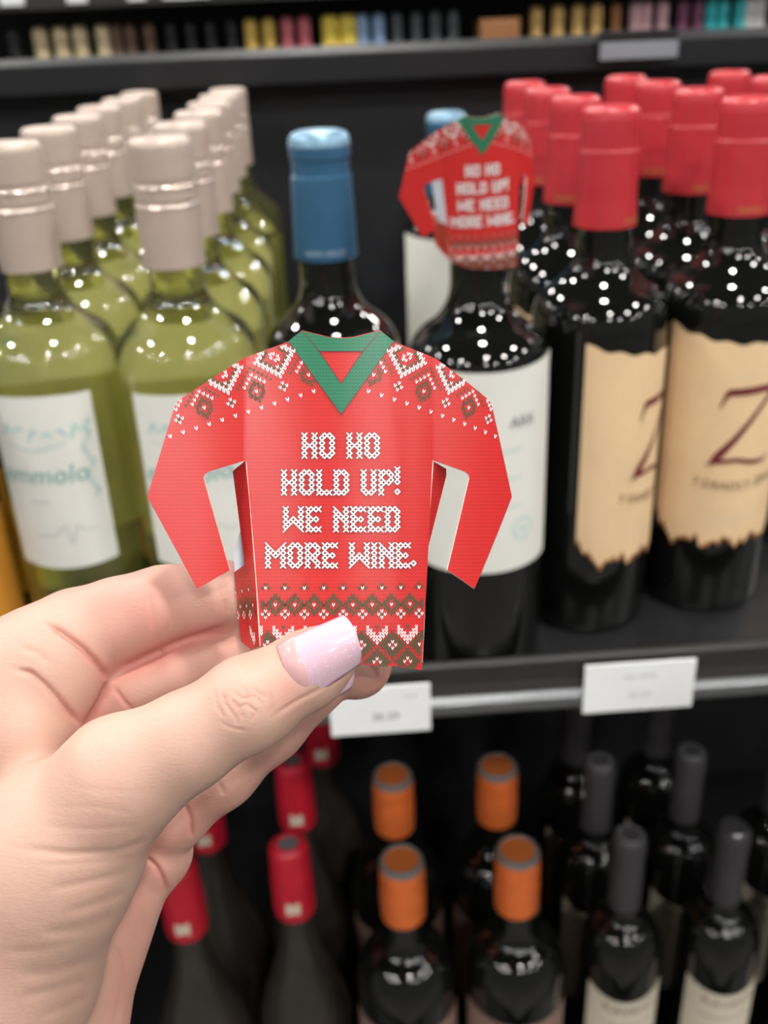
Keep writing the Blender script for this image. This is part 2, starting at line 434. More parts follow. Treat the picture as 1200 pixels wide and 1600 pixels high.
# --- blue capsule
def blue_bottle(x, y, label, pale=False, tagged=False, H=.2893):
    t = empty('red_wine_bottle', (x, y, SZ)); tag(t, label, 'wine bottle', 'blue capsule bottles')
    add('glass', cached('bg%.3f' % H, lambda: lathe('glass', bord(.0372, H, .176, .218, .0142), M['dark_glass'], 48)), t)
    r = .0146
    c = add('capsule', cached('bc%.3f' % H, lambda: lathe('capsule', [(r+(.0012 if H == .284 else .0022), H-(.050 if H == .284 else .061)), (r+.0010, H-.022), (r+.0010, H-.0205), (r+.0002, H-.020), (r+.0002, H-.0125), (r+.0010, H-.0115), (r+.0010, H-.006), (r+.0004, H-.003), (r-.001, H-.0005), (r-.004, H+.0006), (.001, H+.0006)], M['blue_foil'], 40)), t)
    add('crown', cached('bcr%.3f' % H, lambda: lathe('crown', [(r+.0012, H-.0062), (r+.0008, H-.0025), (r-.001, H-.0001), (r-.004, H+.0009), (.001, H+.0009)], M['pale_blue'], 40)), c, 'pale top of the capsule')
    if H != .284: add('print', cached('bp%.3f' % H, lambda: text_cyl('NAPA VALLEY', .0036, r+.0026, 0, H-.058, M['silver_print'])), c, 'silver lettering round the capsule foot')
    lab = add('label', cached('bl', lambda: cyl_patch(.0375, -1.25, 1.25, .067, .184, M['white_label'], top=lambda q: -.012*math.sin(q*math.pi)**.7*.3)), t)
    add('print', cached('bt', lambda: text_cyl('ARK', .0085, .0378, .52, .150, M['dark_ink'])), lab, 'dark lettering')
    g = []
    for k in range(3): g.append([(.004+.0*k, .137-.016*k, .0003), (.012, .1375-.016*k, .0005), (.019, .138-.016*k, .0003)])
    g.append([(-.012, .118, .0003), (.0, .118, .0004), (.010, .1185, .0003)])
    ring = [(.021+.0062*math.cos(a), .091+.0062*math.sin(a), .0006) for a in [k*math.pi/8 for k in range(17)]]
    g += [ring, [(.019, .090, .001), (.023, .092, .001)]]
    add('emblem', cached('be', lambda: strokes_cyl(g, .0377, 0, 0, M['pale_teal'], 'emblem')), lab, 'small round seal and faint lines')
    return t
blue_bottle(-.0026, .53, 'dark wine bottle with blue capsule standing clear behind the held card')
p2 = at_y(697, 180, .83)
blue_bottle(p2.x, .83, 'dark wine bottle with pale blue capsule behind the hanging paper sweater', H=.2715)
TX, TY = .0738, .502
blue_bottle(TX, TY, 'dark wine bottle with white label wearing the small paper sweater', H=.284)

# --- red capsule, parchment label with big Z
ZH, ZR = .2945, .0372
def zin_bottle(x, y, label, rz=0, full=True):
    t = empty('red_wine_bottle', (x, y, SZ), rz); tag(t, label, 'wine bottle', 'red capsule bottles')
    add('glass', cached('zg', lambda: lathe('glass', bord(ZR, ZH, .186, .226, .0145), M['dark_glass'], 48)), t)
    r = .0150
    c = add('capsule', cached('zc', lambda: lathe('capsule', [(r+.0018, ZH-.0585), (r+.0010, ZH-.045), (r+.0006, ZH-.0215), (r+.0008, ZH-.0208), (r+.0002, ZH-.020), (r+.0002, ZH-.006), (r-.0004, ZH-.002), (r-.002, ZH-.0002), (r-.004, ZH+.0004), (.001, ZH+.0004)], M['red_foil'], 40)), t)
    add('print', cached('zp', lambda: text_cyl('DEADLY', .0042, r+.0020, 0, ZH-.0562, M['gold'])), c, 'gold lettering round the capsule foot')
    if full:
        def rag(q):
            return .0022*math.sin(q*31)+.0016*math.sin(q*67+1)+.0012*math.sin(q*113)+(.010*max(0, .12-q)/.12)+(.006*max(0, q-.9)/.1)
        def topw(q): return .0025*math.cos(q*6.28)+.0008*math.sin(q*40)+.004*(abs(q-.5)*2)**6
        lab = add('label', cached('zl', lambda: cyl_patch(ZR+.0005, -1.28, 1.28, .0495, .1745, M['parchment'], n=80, top=topw, bot=rag)), t)
        add('burnt_edge', cached('zb', lambda: cyl_patch(ZR+.0008, -1.28, 1.28, .0490, .0490, M['burnt'], n=80, top=lambda q: rag(q)+.0022+.001*math.sin(q*90), bot=rag, rows=1, name='burnt_edge')), lab, 'scorched ragged lower edge')
        Zs = [[(-.0150, .1345, .0003), (-.0125, .1415, .0011), (-.0105, .1445, .0021), (.0, .1450, .0022), (.0185, .1462, .0020), (.0200, .1480, .0005)],
              [(.0175, .1455, .0012), (.008, .1330, .0013), (-.004, .1170, .0018), (-.0135, .1055, .0024), (-.0165, .1015, .0012)],
              [(-.0195, .1000, .0003), (-.013, .1025, .0014), (-.002, .1035, .0013), (.008, .1012, .0015), (.015, .1010, .0012), (.0205, .1040, .0003)]]
        add('initial', cached('zz', lambda: strokes_cyl(Zs, ZR+.0009, 0, 0, M['maroon'], 'initial')), lab, 'large maroon letter')
        add('print', cached('zt', lambda: text_cyl('7 DEADLY ZINS', .0076, ZR+.0009, .02, .0845, M['brown_ink'], arc=4)), lab, 'arched brown lettering')
        fl = [[(-.010, .1525, .0003), (-.002, .1535, .0005), (.010, .1525, .0003)], [(-.016, .066, .0003), (.012, .066, .0003)], [(-.012, .061, .0002), (.010, .061, .0002)]]
        add('fine_print', cached('zf', lambda: strokes_cyl(fl, ZR+.0008, 0, 0, M['parchment'] if False else M['cream'], 'fine_print')), lab)
    return t
zlab = ['front', 'second', 'third', 'rearmost']
for i in range(4):
    zin_bottle(.1467, .5363+.078*i, '%s bottle with red capsule in the row beside the hanging paper sweater' % zlab[i], rz=.86 if i == 0 else random.uniform(-.4, .4), full=i < 3)
for i in range(4):
    zin_bottle(.2245, .5511+.078*i, '%s bottle with red capsule in the middle row, beside the frame edge' % zlab[i], rz=.08 if i == 0 else random.uniform(-.3, .3), full=i < 3)
for i in range(1, 4):
    zin_bottle(.3023, .5511+.078*i, '%s bottle with red capsule in the outer row, partly past the frame edge' % zlab[i], rz=random.uniform(-.3, .3), full=i < 3)

# --- lower shelf
LT = .768
H_L = LT-LZ
def low(px, py): 
    p = at_z(px, py, LT); return p.x, p.y
def red_wrap_bottle(px, py, label, badge=True):
    x, y = low(px, py)
    t = empty('red_wrap_bottle', (x, y, LZ)); tag(t, label, 'wine bottle', 'red wrapped bottles on the lower shelf')
    add('glass', cached('rg', lambda: lathe('glass', burg(.040, H_L), M['greyed_glass'], 40)), t)
    r = .0158; h = H_L
    c = add('capsule', cached('rc', lambda: lathe('capsule', [(r+.0006, h-.070), (r+.0012, h-.066), (r+.0008, h-.03), (r, h-.020), (r, h-.008), (r-.001, h-.003), (r-.004, h-.0002), (r-.007, h), (r-.0072, h-.0022), (.001, h-.0024)], M['red_wrap'], 36)), t)
    add('disc', cached('rd', lambda: lathe('disc', [(r-.0074, h-.0022), (r-.0074, h-.0018), (.001, h-.0016)], M['grey_cap_top'], 28)), c, 'greyish round top')
    if badge: add('badge', cached('rb', lambda: cyl_patch(r+.0016, -.33, .33, h-.060, h-.049, M['cream'], n=10, name='badge', top=lambda q: .0012*math.sin(q*9), bot=lambda q: -.001*math.sin(q*8))), c, 'small pale crest on the capsule')
red_wrap_bottle(450, 1316, 'red wrapped bottle with pale crest standing alone below the shelf, nearest whole one')
red_wrap_bottle(456, 1186, 'red wrapped bottle just below the fingers, second in its row')
red_wrap_bottle(496, 1090, 'red wrapped bottle deep in shadow under the price tag, third in its row')
red_wrap_bottle(275, 1346, 'red wrapped bottle with pale crest half hidden beside the wrist')
red_wrap_bottle(310, 1216, 'red wrapped bottle mostly hidden behind the hand, its capsule foot showing')

def orange_bottle(px, py, label):
    x, y = low(px, py)
    t = empty('orange_cap_bottle', (x, y, LZ)); tag(t, label, 'wine bottle', 'orange capsule bottles on the lower shelf')
    h = H_L
    add('glass', cached('og', lambda: lathe('glass', bord(.0405, h, .180, .232, .0150, True), M['dark_glass'], 44)), t)
    r = .0172
    c = add('capsule', cached('oc', lambda: lathe('capsule', [(r-.001, h-.058), (r+.0002, h-.056), (r+.0006, h-.030), (r, h-.024), (r+.0003, h-.017), (r, h-.006), (r-.0006, h-.0045)], M['orange_wrap'], 40)), t)
    add('ring', cached('or', lambda: lathe('ring', [(r-.0004, h-.0052), (r-.0003, h-.0028), (r-.0015, h-.0004), (r-.0034, h), (r-.004, h-.0008)], M['grey_ring'], 40, close=False)), c, 'grey ring round the cap top')
    add('disc', cached('od', lambda: lathe('disc', [(r-.0038, h-.003), (r-.0038, h-.0006), (.001, h-.0004)], M['orange_top'], 36)), c, 'rust orange printed cap top')
    add('label', cached('ol', lambda: cyl_patch(.0409, -1.35, 1.35, .05, .162, M['pinkbrown'], top=lambda q: -.004*math.sin(q*math.pi))), t)
orange_bottle(627, 1342, 'orange capsule bottle of the row below the held card, front one')
orange_bottle(613, 1210, 'orange capsule bottle of the row below the held card, second one')
orange_bottle(809, 1327, 'orange capsule bottle beside the charcoal necks, front one')
orange_bottle(777, 1195, 'orange capsule bottle beside the charcoal necks, second one')

def charcoal_bottle(px, py, label, shiny=False, lettered=False):
    x, y = low(px, py)
    t = empty('charcoal_cap_bottle', (x, y, LZ)); tag(t, label, 'wine bottle', 'charcoal capsule bottles on the lower shelf')
    h = H_L; R = .0335
    add('glass', cached('cg', lambda: lathe('glass', bord(R, h, .184, .236, .0118, True), M['dark_glass'], 44)), t)
    r = .0124
    c = add('capsule', cached('cc', lambda: lathe('capsule', [(r+.0004, h-.072), (r+.0002, h-.03), (r+.0008, h-.016), (r+.0008, h-.006), (r, h-.002), (r-.002, h)], M['grey_cap'], 32)), t)
    add('top', cached('ct%d' % shiny, lambda: lathe('top', [(r-.0022, h-.0004), (r-.003, h+.0004), (r-.006, h-.0006), (.001, h-.0008)], M['rail_silver'] if shiny else M['grey_cap_top'], 28)), c, 'lighter top')
    lab = add('label', cached('cl', lambda: cyl_patch(R+.0004, -1.05, 1.05, .05, .157, M['cream'], top=lambda q: .011*(abs(q-.5)*2)**2)), t)
    add('print', cached('cp', lambda: text_cyl('RAVENS', .0105, R+.0007, .05, .1425, M['brown_ink'], arc=8, sx=1.22)), lab, 'brown arched lettering')
    bl = [[(-.022, .133, .0005), (-.008, .1295, .0005), (.008, .1295, .0005), (.022, .133, .0005)]]
    add('rule', cached('cr', lambda: strokes_cyl(bl, R+.0007, 0, 0, M['brown_ink'], 'rule')), lab)
charcoal_bottle(985, 1303, 'charcoal capped bottle with cream label next to the orange capsules, front of its row')
charcoal_bottle(1148, 1292, 'charcoal capped bottle with shiny top and cream label, front of the second row', True)
charcoal_bottle(938, 1188, 'charcoal capped bottle second in the row next to the orange capsules', False)
charcoal_bottle(1081, 1173, 'charcoal capped bottle second in the row with the shiny top', False)
charcoal_bottle(905, 1090, 'charcoal capped bottle deep in shadow, third in the row next to the orange capsules')
charcoal_bottle(1035, 1078, 'charcoal capped bottle deep in shadow, third in the row with the shiny top')
charcoal_bottle(1312, 1282, 'charcoal capped bottle at the frame edge, only the cream label showing')
charcoal_bottle(1228, 1160, 'charcoal capped bottle at the frame edge, only its glints showing')

# ------------------------------------------------------------------ far shelf across the aisle
FY = 1.9
FT = 1.349
FS = FT-.30
FU = empty('far_shelving_unit', (.2, 2.1, 0)); tag(FU, 'dark shelving unit across the aisle, seen over the top ledge', 'shelf')
def fp(name, me, p=FU): return link(name, me, p, world=True)
fp('shelf_board', box(-1.2, 1.5, FY-.07, FY+.25, FS-.02, FS-BT, 'shelf_board', M['black_shelf']))
fp('shelf_board', box(-1.2, 1.5, FY-.07, FY+.25, 1.384, 1.404, 'shelf_board', M['black_shelf']))
fp('shelf_rail', box(-1.2, 1.5, FY-.078, FY-.071, 1.374, 1.404, 'shelf_rail', M['rail_dark'], .001))
fp('back_panel', box(-1.2, 1.5, FY+.25, FY+.28, 0, 1.9, 'back_panel', M['black_panel']))
fp('kick_board', box(-1.2, 1.5, FY-.05, FY-.03, 0, FS-.02, 'kick_board', M['black_panel']))
for k, (a, b) in enumerate(((0, 38), (105, 137), (200, 229), (255, 330))):
    p0, p1 = at_y(a, 5, FY-.08), at_y(b, 5, FY-.08)
    t = empty('far_price_tag', ((p0.x+p1.x)/2, FY-.08, 1.38)); tag(t, 'white price tag on the high rail across the aisle, %s from the left' % ('first', 'second', 'third', 'fourth')[k], 'price tag', 'far price tags')
    link('card', box(p0.x, p1.x, FY-.081, FY-.0785, 1.3815, 1.404, 'card', M['paper'], .0005), t, world=True)
FC = {'cream': (.75, .62, .38), 'brown': (.16, .09, .06), 'black': (.02, .02, .022), 'yellow': (.75, .52, .12), 'pink': (.62, .16, .20), 'bow': (.85, .66, .10),
      'blue': (.30, .45, .68), 'grey': (.09, .10, .11), 'gold': (.70, .46, .17), 'copper': (.38, .17, .07), 'rose': (.66, .40, .44), 'plum': (.22, .07, .13), 'teal': (.04, .48, .52), 'white': (.62, .62, .62)}
for k, v in FC.items(): M['far_'+k] = mat('far_'+k, v, .35, metal=.2 if k in ('gold', 'cream', 'copper') else 0, noise=.15)
def far_bottle(px, kind, label, wide=1.0, base=None):
    py = 42-(px-300)*.043
    x = at_y(px, py, FY).x
    t = empty('far_bottle', (x, FY, FS)); tag(t, label, 'bottle', 'bottles across the aisle')
    h = .30; r = .0112*wide
    add('glass', cached('fg', lambda: lathe('glass', bord(.0135, h-.004, .17, .215, .0078), M['dark_glass'], 24)), t)
    add('capsule', cached('fc%s%.2f' % (kind, wide), lambda: lathe('capsule', [(r*1.12, h-.054), (r*1.0, h-.04), (r*.95, h-.028), (r*1.0, h-.016), (r*.95, h-.004), (r*.7, h), (.001, h)], M['far_'+kind], 24)), t)
    add('foot', cached('ff'+(base or kind), lambda: lathe('foot', [(.0128, h-.085), (.0126, h-.055), (.0122, h-.054)], M['far_'+(base or kind)], 24, close=False)), t)
num = ['first', 'second', 'third', 'fourth', 'fifth', 'sixth', 'seventh', 'eighth']
rows = [('black', [20], None, 1.0, 'black and white topped'), ('cream', [62, 94, 124, 160], None, 1.15, 'cream foil topped'), ('brown', [182, 203, 232], None, .9, 'brown topped'),
        ('black', [266, 297, 328, 361], 'grey', .85, 'black topped'), ('yellow', [391, 419], None, 1.0, 'yellow topped'), ('pink', [448, 475], 'grey', 1.0, 'pink topped'),
        ('bow', [515, 543], None, 1.35, 'bright yellow wrapped'), ('blue', [566, 591], None, .95, 'light blue topped'), ('grey', [620, 650, 680, 708], None, .85, 'slim grey topped'),
        ('gold', [838, 872, 903, 932], 'cream', 1.0, 'gold topped'), ('copper', [963], None, .8, 'copper topped'), ('rose', [993, 1010, 1036], None, .9, 'rose pink topped'),
        ('plum', [1068, 1092], None, .85, 'plum topped'), ('teal', [1112, 1131, 1157], None, .9, 'teal topped'), ('white', [1172, 1188], None, .95, 'silvery white topped')]
seen = {}
for kind, xs, base, wd, desc in rows:
    for x in xs:
        n = seen.get(kind, 0); seen[kind] = n+1
        far_bottle(x, kind, '%s %s bottle neck over the ledge across the aisle' % (num[n], desc), wd, base)
xb = at_y(776, 30, FY)
t = empty('carton', (xb.x, FY, FS)); tag(t, 'low brown carton on the far shelf between grey and gold necks', 'carton')
link('body', box(-.034, .034, -.04, .04, 0, .282, 'body', M['far_copper'], .003), t)
link('flap', box(-.034, .034, -.041, .0, .2825, .284, 'flap', M['far_copper'], .0004), t)

# ------------------------------------------------------------------ paper sweater card
def comp(d):                       # the wearer's other arm bends away from us
    return d-6.1e-4*(d-60)**2 if d > 60 else d
SH = [(-61, 516), (-83, 534), (-153, 560), (-209, 596), (-254, 625), (-261, 637), (-303, 776), (-225, 920), (-174, 891), (-215, 747), (-213, 741), (-207, 737), (-148, 719)]
SH_body_l = [(-143, 780), (-135, 870), (-129, 950), (-126, 1009)]
BOTTOM = [(-60, 1030), (16, 1038), (83, 1041)]
SH_body_r = [(129, 1047), (134, 960), (138, 900), (147, 722)]
def mirror(p): return [(-x, y) for x, y in reversed(p)]
RARM = [(147.5, 719), (207, 737), (213, 741), (215, 747), (174, 891), (225, 920), (303, 776), (261, 637), (254, 625), (209, 596), (153, 560), (83, 534), (61, 516)]
NECK = [(40, 521), (20, 526), (0, 527.5), (-20, 526), (-40, 521)]
OUT = SH+SH_body_l+BOTTOM+SH_body_r[:-1]+RARM+NECK
COLLAR_V = [(-83, 533.5), (-61, 516.5), (-34, 549), (0, 599), (34, 549), (61, 516.5), (83, 533.5), (0, 648)]
NOTCH = [(-86, 530), (-60, 500), (60, 500), (86, 530), (0, 651)]
COLLAR_B = [(-60, 517), (-40, 522), (-20, 527), (0, 528.5), (20, 527), (40, 522), (60, 517), (34, 549), (-34, 549)]
def inside(poly, x, y):
    c = False; n = len(poly); j = n-1
    for i in range(n):
        xi, yi = poly[i]; xj, yj = poly[j]
        if (yi > y) != (yj > y) and x < (xj-xi)*(y-yi)/(yj-yi)+xi: c = not c
        j = i
    return c
def flat_mesh(poly, step=4):
    """triangulated polygon in design units, sliced into strips so that it can be curved"""
    bm = bmesh.new()
    vs = [bm.verts.new((x, -y, 0)) for x, y in poly]
    tr = tessellate_polygon([[Vector((x, -y, 0)) for x, y in poly]])
    for a, b, c in tr:
        try: bm.faces.new((vs[a], vs[b], vs[c]))
        except ValueError: pass
    x0 = min(p[0] for p in poly); x1 = max(p[0] for p in poly)
    x = math.ceil(x0/step)*step
    while x < x1:
        bmesh.ops.bisect_plane(bm, geom=bm.verts[:]+bm.edges[:]+bm.faces[:], dist=1e-5, plane_co=(x+.013, 0, 0), plane_no=(1, 0, 0))
        x += step
    bm.normal_update()
    for f in bm.faces:
        if f.normal.z < 0: f.normal_flip()
    bm.verts.index_update()
    V = [(v.co.x, -v.co.y) for v in bm.verts]; Fc = [tuple(v.index for v in f.verts) for f in bm.faces]
    bm.free(); return V, Fc
LET = {'H': "X.X X.X XXX X.X X.X", 'O': "aXb X.X X.X X.X cXd", 'D': "XXb X.X X.X X.X XXd", 'L': "X.. X.. X.. X.. XXX", 'U': "X.X X.X X.X X.X cXd", 'P': "XXb X.X XXd X.. X..",
       'W': "X..X X..X XabX XdcX d..c", 'E': "XXX X.. XX5 X.. XXX", 'N': "b.X XbX XcX X.X X.X", 'M': "b..a XbaX XcdX X..X X..X", 'R': "XXb X.X XXd Xcb X.X", 'I': "X X X X X"}
CODE = {'X': 15, 'a': 14, 'b': 13, 'c': 11, 'd': 7, '5': 5}
WORDS = [('HO HO', [471.8, 499.2, None, 542, 569.4], 676.6), ('HOLD UP', [439.9, 467.3, 494.7, 521.5, None, 564.2, 591.6], 734.2),
         ('WE NEED', [442.6, 478, None, 521, 547.9, 575, 601.7], 791.7), ('MORE WINE', [414.8, 449.4, 476.6, 503.7, None, 545.8, 580.8, 592.5, 619], 848.2)]
CE = 7.86
def letter_arms():
    arms = []
    def cell(cx, cy, code):
        for bit, sx, sy in ((1, -1, -1), (2, 1, -1), (4, -1, 1), (8, 1, 1)):
            if code & bit: arms.append((cx, cy, cx+sx*CE/2, cy+sy*CE/2))
    def ring(cx, cy):
        h = CE/2
        for a, b in (((-h, 0), (0, -h)), ((0, -h), (h, 0)), ((h, 0), (0, h)), ((0, h), (-h, 0))): arms.append((cx+a[0], cy+a[1], cx+b[0], cy+b[1]))
    for s, xs, top in WORDS:
        for ch, x in zip(s, xs):
            if x is None: continue
            for r_, row in enumerate(LET[ch].split()):
                for c_, k in enumerate(row):
                    if k != '.': cell(x-533+CE*(c_+.5), top+CE*(r_+.5), CODE[k])
    for k in range(4): cell(617.5-533+CE*.5, 729.5+CE*(k+.5), 15 if k < 3 else 3)
    ring(621.4-533, 768.2); ring(648-533, 880)
    return arms
def arm_quads(arms, w, ext):
    V, Fc = [], []
    for x0, y0, x1, y1 in arms:
        dx, dy = x1-x0, y1-y0; l = math.hypot(dx, dy); dx /= l; dy /= l
        x0 -= dx*ext; y0 -= dy*ext; x1 += dx*ext; y1 += dy*ext
        nx, ny = -dy*w, dx*w; b = len(V)
        V += [(x0+nx, y0+ny), (x0-nx, y0-ny), (x1-nx, y1-ny), (x1+nx, y1+ny)]; Fc.append((b, b+1, b+2, b+3))
    return V, Fc
def vee(V, Fc, cx, cy, e1, e2, s=1.0):
    """one knitted V; e1 across, e2 down, one stitch long each"""
    b = len(V)
    for sg in (-1, 1):
        k = len(V)
        for a, c in ((.50, -.42), (.30, -.72), (0, .12), (0, .62), (.36, .10)):
            V.append((cx+sg*a*s*e1[0]+c*s*e2[0], cy+sg*a*s*e1[1]+c*s*e2[1]))
        Fc.append((k, k+1, k+2, k+3, k+4))
def pattern(poly):
    wV, wF, dV, dF = [], [], [], []
    def W_(x, y, e1, e2, s=.92):
        if inside(poly, x-2.2, y) and inside(poly, x+2.2, y) and inside(poly, x, y-2) and not inside(NOTCH, x, y-1): vee(wV, wF, x, y, e1, e2, s)
    def D_(x, y, e1, e2, s=1.15):
        if inside(poly, x-2.2, y) and inside(poly, x+2.2, y) and inside(poly, x, y-2) and not inside(NOTCH, x, y-1): vee(dV, dF, x, y, e1, e2, s)
    # hem bands
    sx = 5.05; sy = 4.95; e1, e2 = (sx, 0), (0, sy)
    for n in range(-6, 7):
        xc = 490.7-533+30.3*n; yb = 945.3-.00012*max(0, xc)**2
        W_(xc, yb, e1, e2)
        for c in range(-3, 4):
            for r in range(-3, 4):
                if abs(c)+abs(r) in (2, 3): D_(xc+c*sx, yb+r*sy, e1, e2)
        xa = xc+15.15; ya = yb+3*sy
        for c, r in ((0, -1), (0, 1), (-1, 0), (1, 0)): W_(xa+c*sx, ya+r*sy, e1, e2)
        D_(xa, ya, e1, e2)
        yq = yb-5.3*sy
        W_(xa, yq, e1, e2)
        for c, r in ((0, -1), (-1, 0), (1, 0)): D_(xa+c*sx, yq+r*sy, e1, e2)
    for n in range(-4, 4):
        xc = 589.3-533+48.9*n; y0 = 980.5-.00012*max(0, xc)**2; sx2 = 4.9
        D_(xc, y0, (sx2, 0), e2)
        for c in range(-3, 4):
            for k in range(3): W_(xc+c*sx2, y0+(3-abs(c)+k)*sy, (sx2, 0), e2)
        xd = xc+24.45
        for c in range(-4, 5):
            for r in range(-4, 5):
                if abs(c)+abs(r) <= 4:
                    p = (xd+c*sx2, y0+(5.6+r)*sy); q = (xc+c*sx2, y0+(11+r)*sy)
                    if (abs(c), abs(r)) in ((1, 0), (0, 1)):
                        W_(p[0], p[1], (sx2, 0), e2)
                        if not (c == 0 and r == 1): W_(q[0], q[1], (sx2, 0), e2)
                    elif (c, r) != (0, 0):
                        D_(p[0], p[1], (sx2, 0), e2); D_(q[0], q[1], (sx2, 0), e2)
    # yoke, one side mirrored to the other
    for sg in (-1, 1):
        a1 = (5.1*1, -1.6); a2 = (1.6, 5.1)
        def P(i, j):
            x = 368-533+i*a1[0]+j*a2[0]; y = 650+i*a1[1]+j*a2[1]
            return (x if sg < 0 else -x), y
        e1_ = a1 if sg < 0 else (a1[0], -a1[1]); e2_ = a2 if sg < 0 else (-a2[0]*1.0, a2[1])
        for i in range(-24, 30):
            if i % 4 == 0 and -20 <= i <= 26: W_(*P(i, 0), e1_, e2_, 1.05)
        for ci in (-16, 0, 16, 32):
            for c, r in ((0, -1), (0, 1), (-1, 0), (1, 0)): W_(*P(ci+c, -4+r), e1_, e2_)
            D_(*P(ci, -4), e1_, e2_)
            for c in range(-6, 7):
                for r in range(-6, 7):
                    m_ = abs(c)+abs(r)
                    if m_ in (5, 6): W_(*P(ci+c, -13+r), e1_, e2_, 1.0)
                    elif m_ == 1 or (m_ == 2 and c*r > 0): W_(*P(ci+c, -13+r), e1_, e2_)
                    elif m_ == 4 and (c+r) % 2 == 0: D_(*P(ci+c, -13+r), e1_, e2_)
                    elif m_ == 3 and c == 0: W_(*P(ci+c, -13+r), e1_, e2_)
        for ci in (-8, 8, 24):
            W_(*P(ci, -5), e1_, e2_)
            for c in range(-4, 5):
                for r in range(-3, 4):
                    m_ = abs(c)+abs(r)
                    if m_ in (2, 3) and not (m_ == 3 and r == 0): D_(*P(ci+c, -5+r), e1_, e2_, 1.0)
            for k in range(0, 4):
                for s2 in ((1,) if k == 0 else (1, -1)): W_(*P(ci+s2*k, -10+k), e1_, e2_)
            for k in range(0, 6):
                for s2 in ((1,) if k == 0 else (1, -1)): D_(*P(ci+s2*k, -12.2+k), e1_, e2_, .9)
    return (wV, wF), (dV, dF)
_pat = {}
def sweater(name, loc, mp, label, cat, panels, axis):
    """mp(d, y, off) maps design units to world; off lifts towards the viewer"""
    t = empty(name, loc); tag(t, label, cat, 'paper sweater bottle tags')
    def piece(nm, V2, Fc, off, m, parent, thick=False, lab=None):
        V = [mp(d, y, off) for d, y in V2]
        me = mesh(nm, V, Fc, m, smooth=False, uv=[(d/5.1, -y/5.6) for d, y in V2])
        ob = link(nm, me, parent, world=True)
        if thick:
            for mm in (M['card_back'], M['card_edge']): me.materials.append(mm)
            so = ob.modifiers.new('thickness', 'SOLIDIFY'); so.thickness = .00038; so.offset = -1
            so.material_offset = 1; so.material_offset_rim = 2; so.use_even_offset = True
        if lab: ob['label'] = lab
        return ob
    if 'out' not in _pat:
        _pat['out'] = flat_mesh(OUT); _pat['cv'] = flat_mesh(COLLAR_V); _pat['cb'] = flat_mesh(COLLAR_B)
        _pat['w'], _pat['d'] = pattern(OUT)
        ar = letter_arms(); _pat['l0'] = arm_quads(ar, 2.1, 1.0); _pat['l1'] = arm_quads(ar, 1.1, .6)
        edge = []
        for a, b in (((-83, 533.5), (0, 648)), ((0, 648), (83, 533.5)), ((-61, 517), (-34, 549)), ((-34, 549), (0, 599)), ((0, 599), (34, 549)), ((34, 549), (61, 517)), ((-34, 549), (34, 549))):
            for k in range(8):
                u0, u1 = k/8, (k+1)/8
                edge.append((a[0]+(b[0]-a[0])*u0, a[1]+(b[1]-a[1])*u0, a[0]+(b[0]-a[0])*u1, a[1]+(b[1]-a[1])*u1))
        _pat['ce'] = arm_quads(edge, .5, .2)
    front = piece('front_panel', *_pat['out'], 0, M['knit_red'], t, True)
    cv = piece('collar', *_pat['cv'], .00010, M['knit_green'], front, lab='green knit V-neck collar print')
    piece('collar_back', *_pat['cb'], .00010, M['knit_green'], front, lab='green knit back of the collar print')
    piece('collar_outline', *_pat['ce'], .00018, M['stitch_maroon'], front)
    piece('olive_stitches', *_pat['d'], .00012, M['stitch_dark'], front, lab='olive fair-isle stitches')['kind'] = 'stuff'
    piece('white_stitches', *_pat['w'], .00018, M['stitch_white'], front, lab='white fair-isle stitches')['kind'] = 'stuff'
    piece('lettering_outline', *_pat['l0'], .00012, M['stitch_maroon'], front)['kind'] = 'stuff'  # maroon outline printed beneath the white letters
    piece('lettering', *_pat['l1'], .00020, M['stitch_white'], front, lab='white cross-stitch words across the chest')['kind'] = 'stuff'
    for nm, quad, uvq, m in panels:
        nq = sum((Vector(quad[i]).cross(Vector(quad[(i+1) % len(quad)])) for i in range(len(quad))), Vector())
        outward = sum((Vector(q) for q in quad), Vector())/len(quad)-axis
        if nq.dot(outward) < 0: quad, uvq = quad[::-1], uvq[::-1]
        me = mesh(nm, quad, [tuple(range(len(quad)))], m, smooth=False, uv=[(d/5.1, -y/5.6) for d, y in uvq])
        ob = link(nm, me, t, world=True)
        for mm in (M['card_back'], M['card_edge']): me.materials.append(mm)
        so = ob.modifiers.new('thickness', 'SOLIDIFY'); so.thickness = .00038; so.offset = 0
        so.material_offset = 1; so.material_offset_rim = 2
    return t
def side_stitches(t, mp, m_edges):
    poly = [(-216, 882), (-129, 882), (-129, 1009), (-216, 1009)]
    w, d = pattern(poly)
    sp = [o for o in t.children if o.name.startswith('side_panel')][0]
    for nm, (V2, Fc), off, m in (('olive_stitches', d, .00030, M['stitch_dark']), ('white_stitches', w, .00036, M['stitch_white'])):
        o = link(nm, mesh(nm, [mp(x, y, off) for x, y in V2], Fc, m, smooth=False), sp, world=True); o['kind'] = 'stuff'
HD = .18
def map_held(d, y, off):
    if d > 60:
        x = 533+comp(d); z = HD+.0105*(max(0, d-75)/228)**1.6
    else:
        x = 533+d; z = HD+.0020*(max(0, -d-150)/150)**2
    z += .0022*(d/150)**2 if abs(d) < 150 else .0022        # gentle bow round the chest
    return at_depth(x, y, z-off)
ZB = HD+.0102
def hp(x, y, z): return at_depth(x, y, z)
fl = [(-148, 719), (-143, 780), (-135, 870), (-130, 895)]
fpts = [map_held(d, y, 0) for d, y in fl]
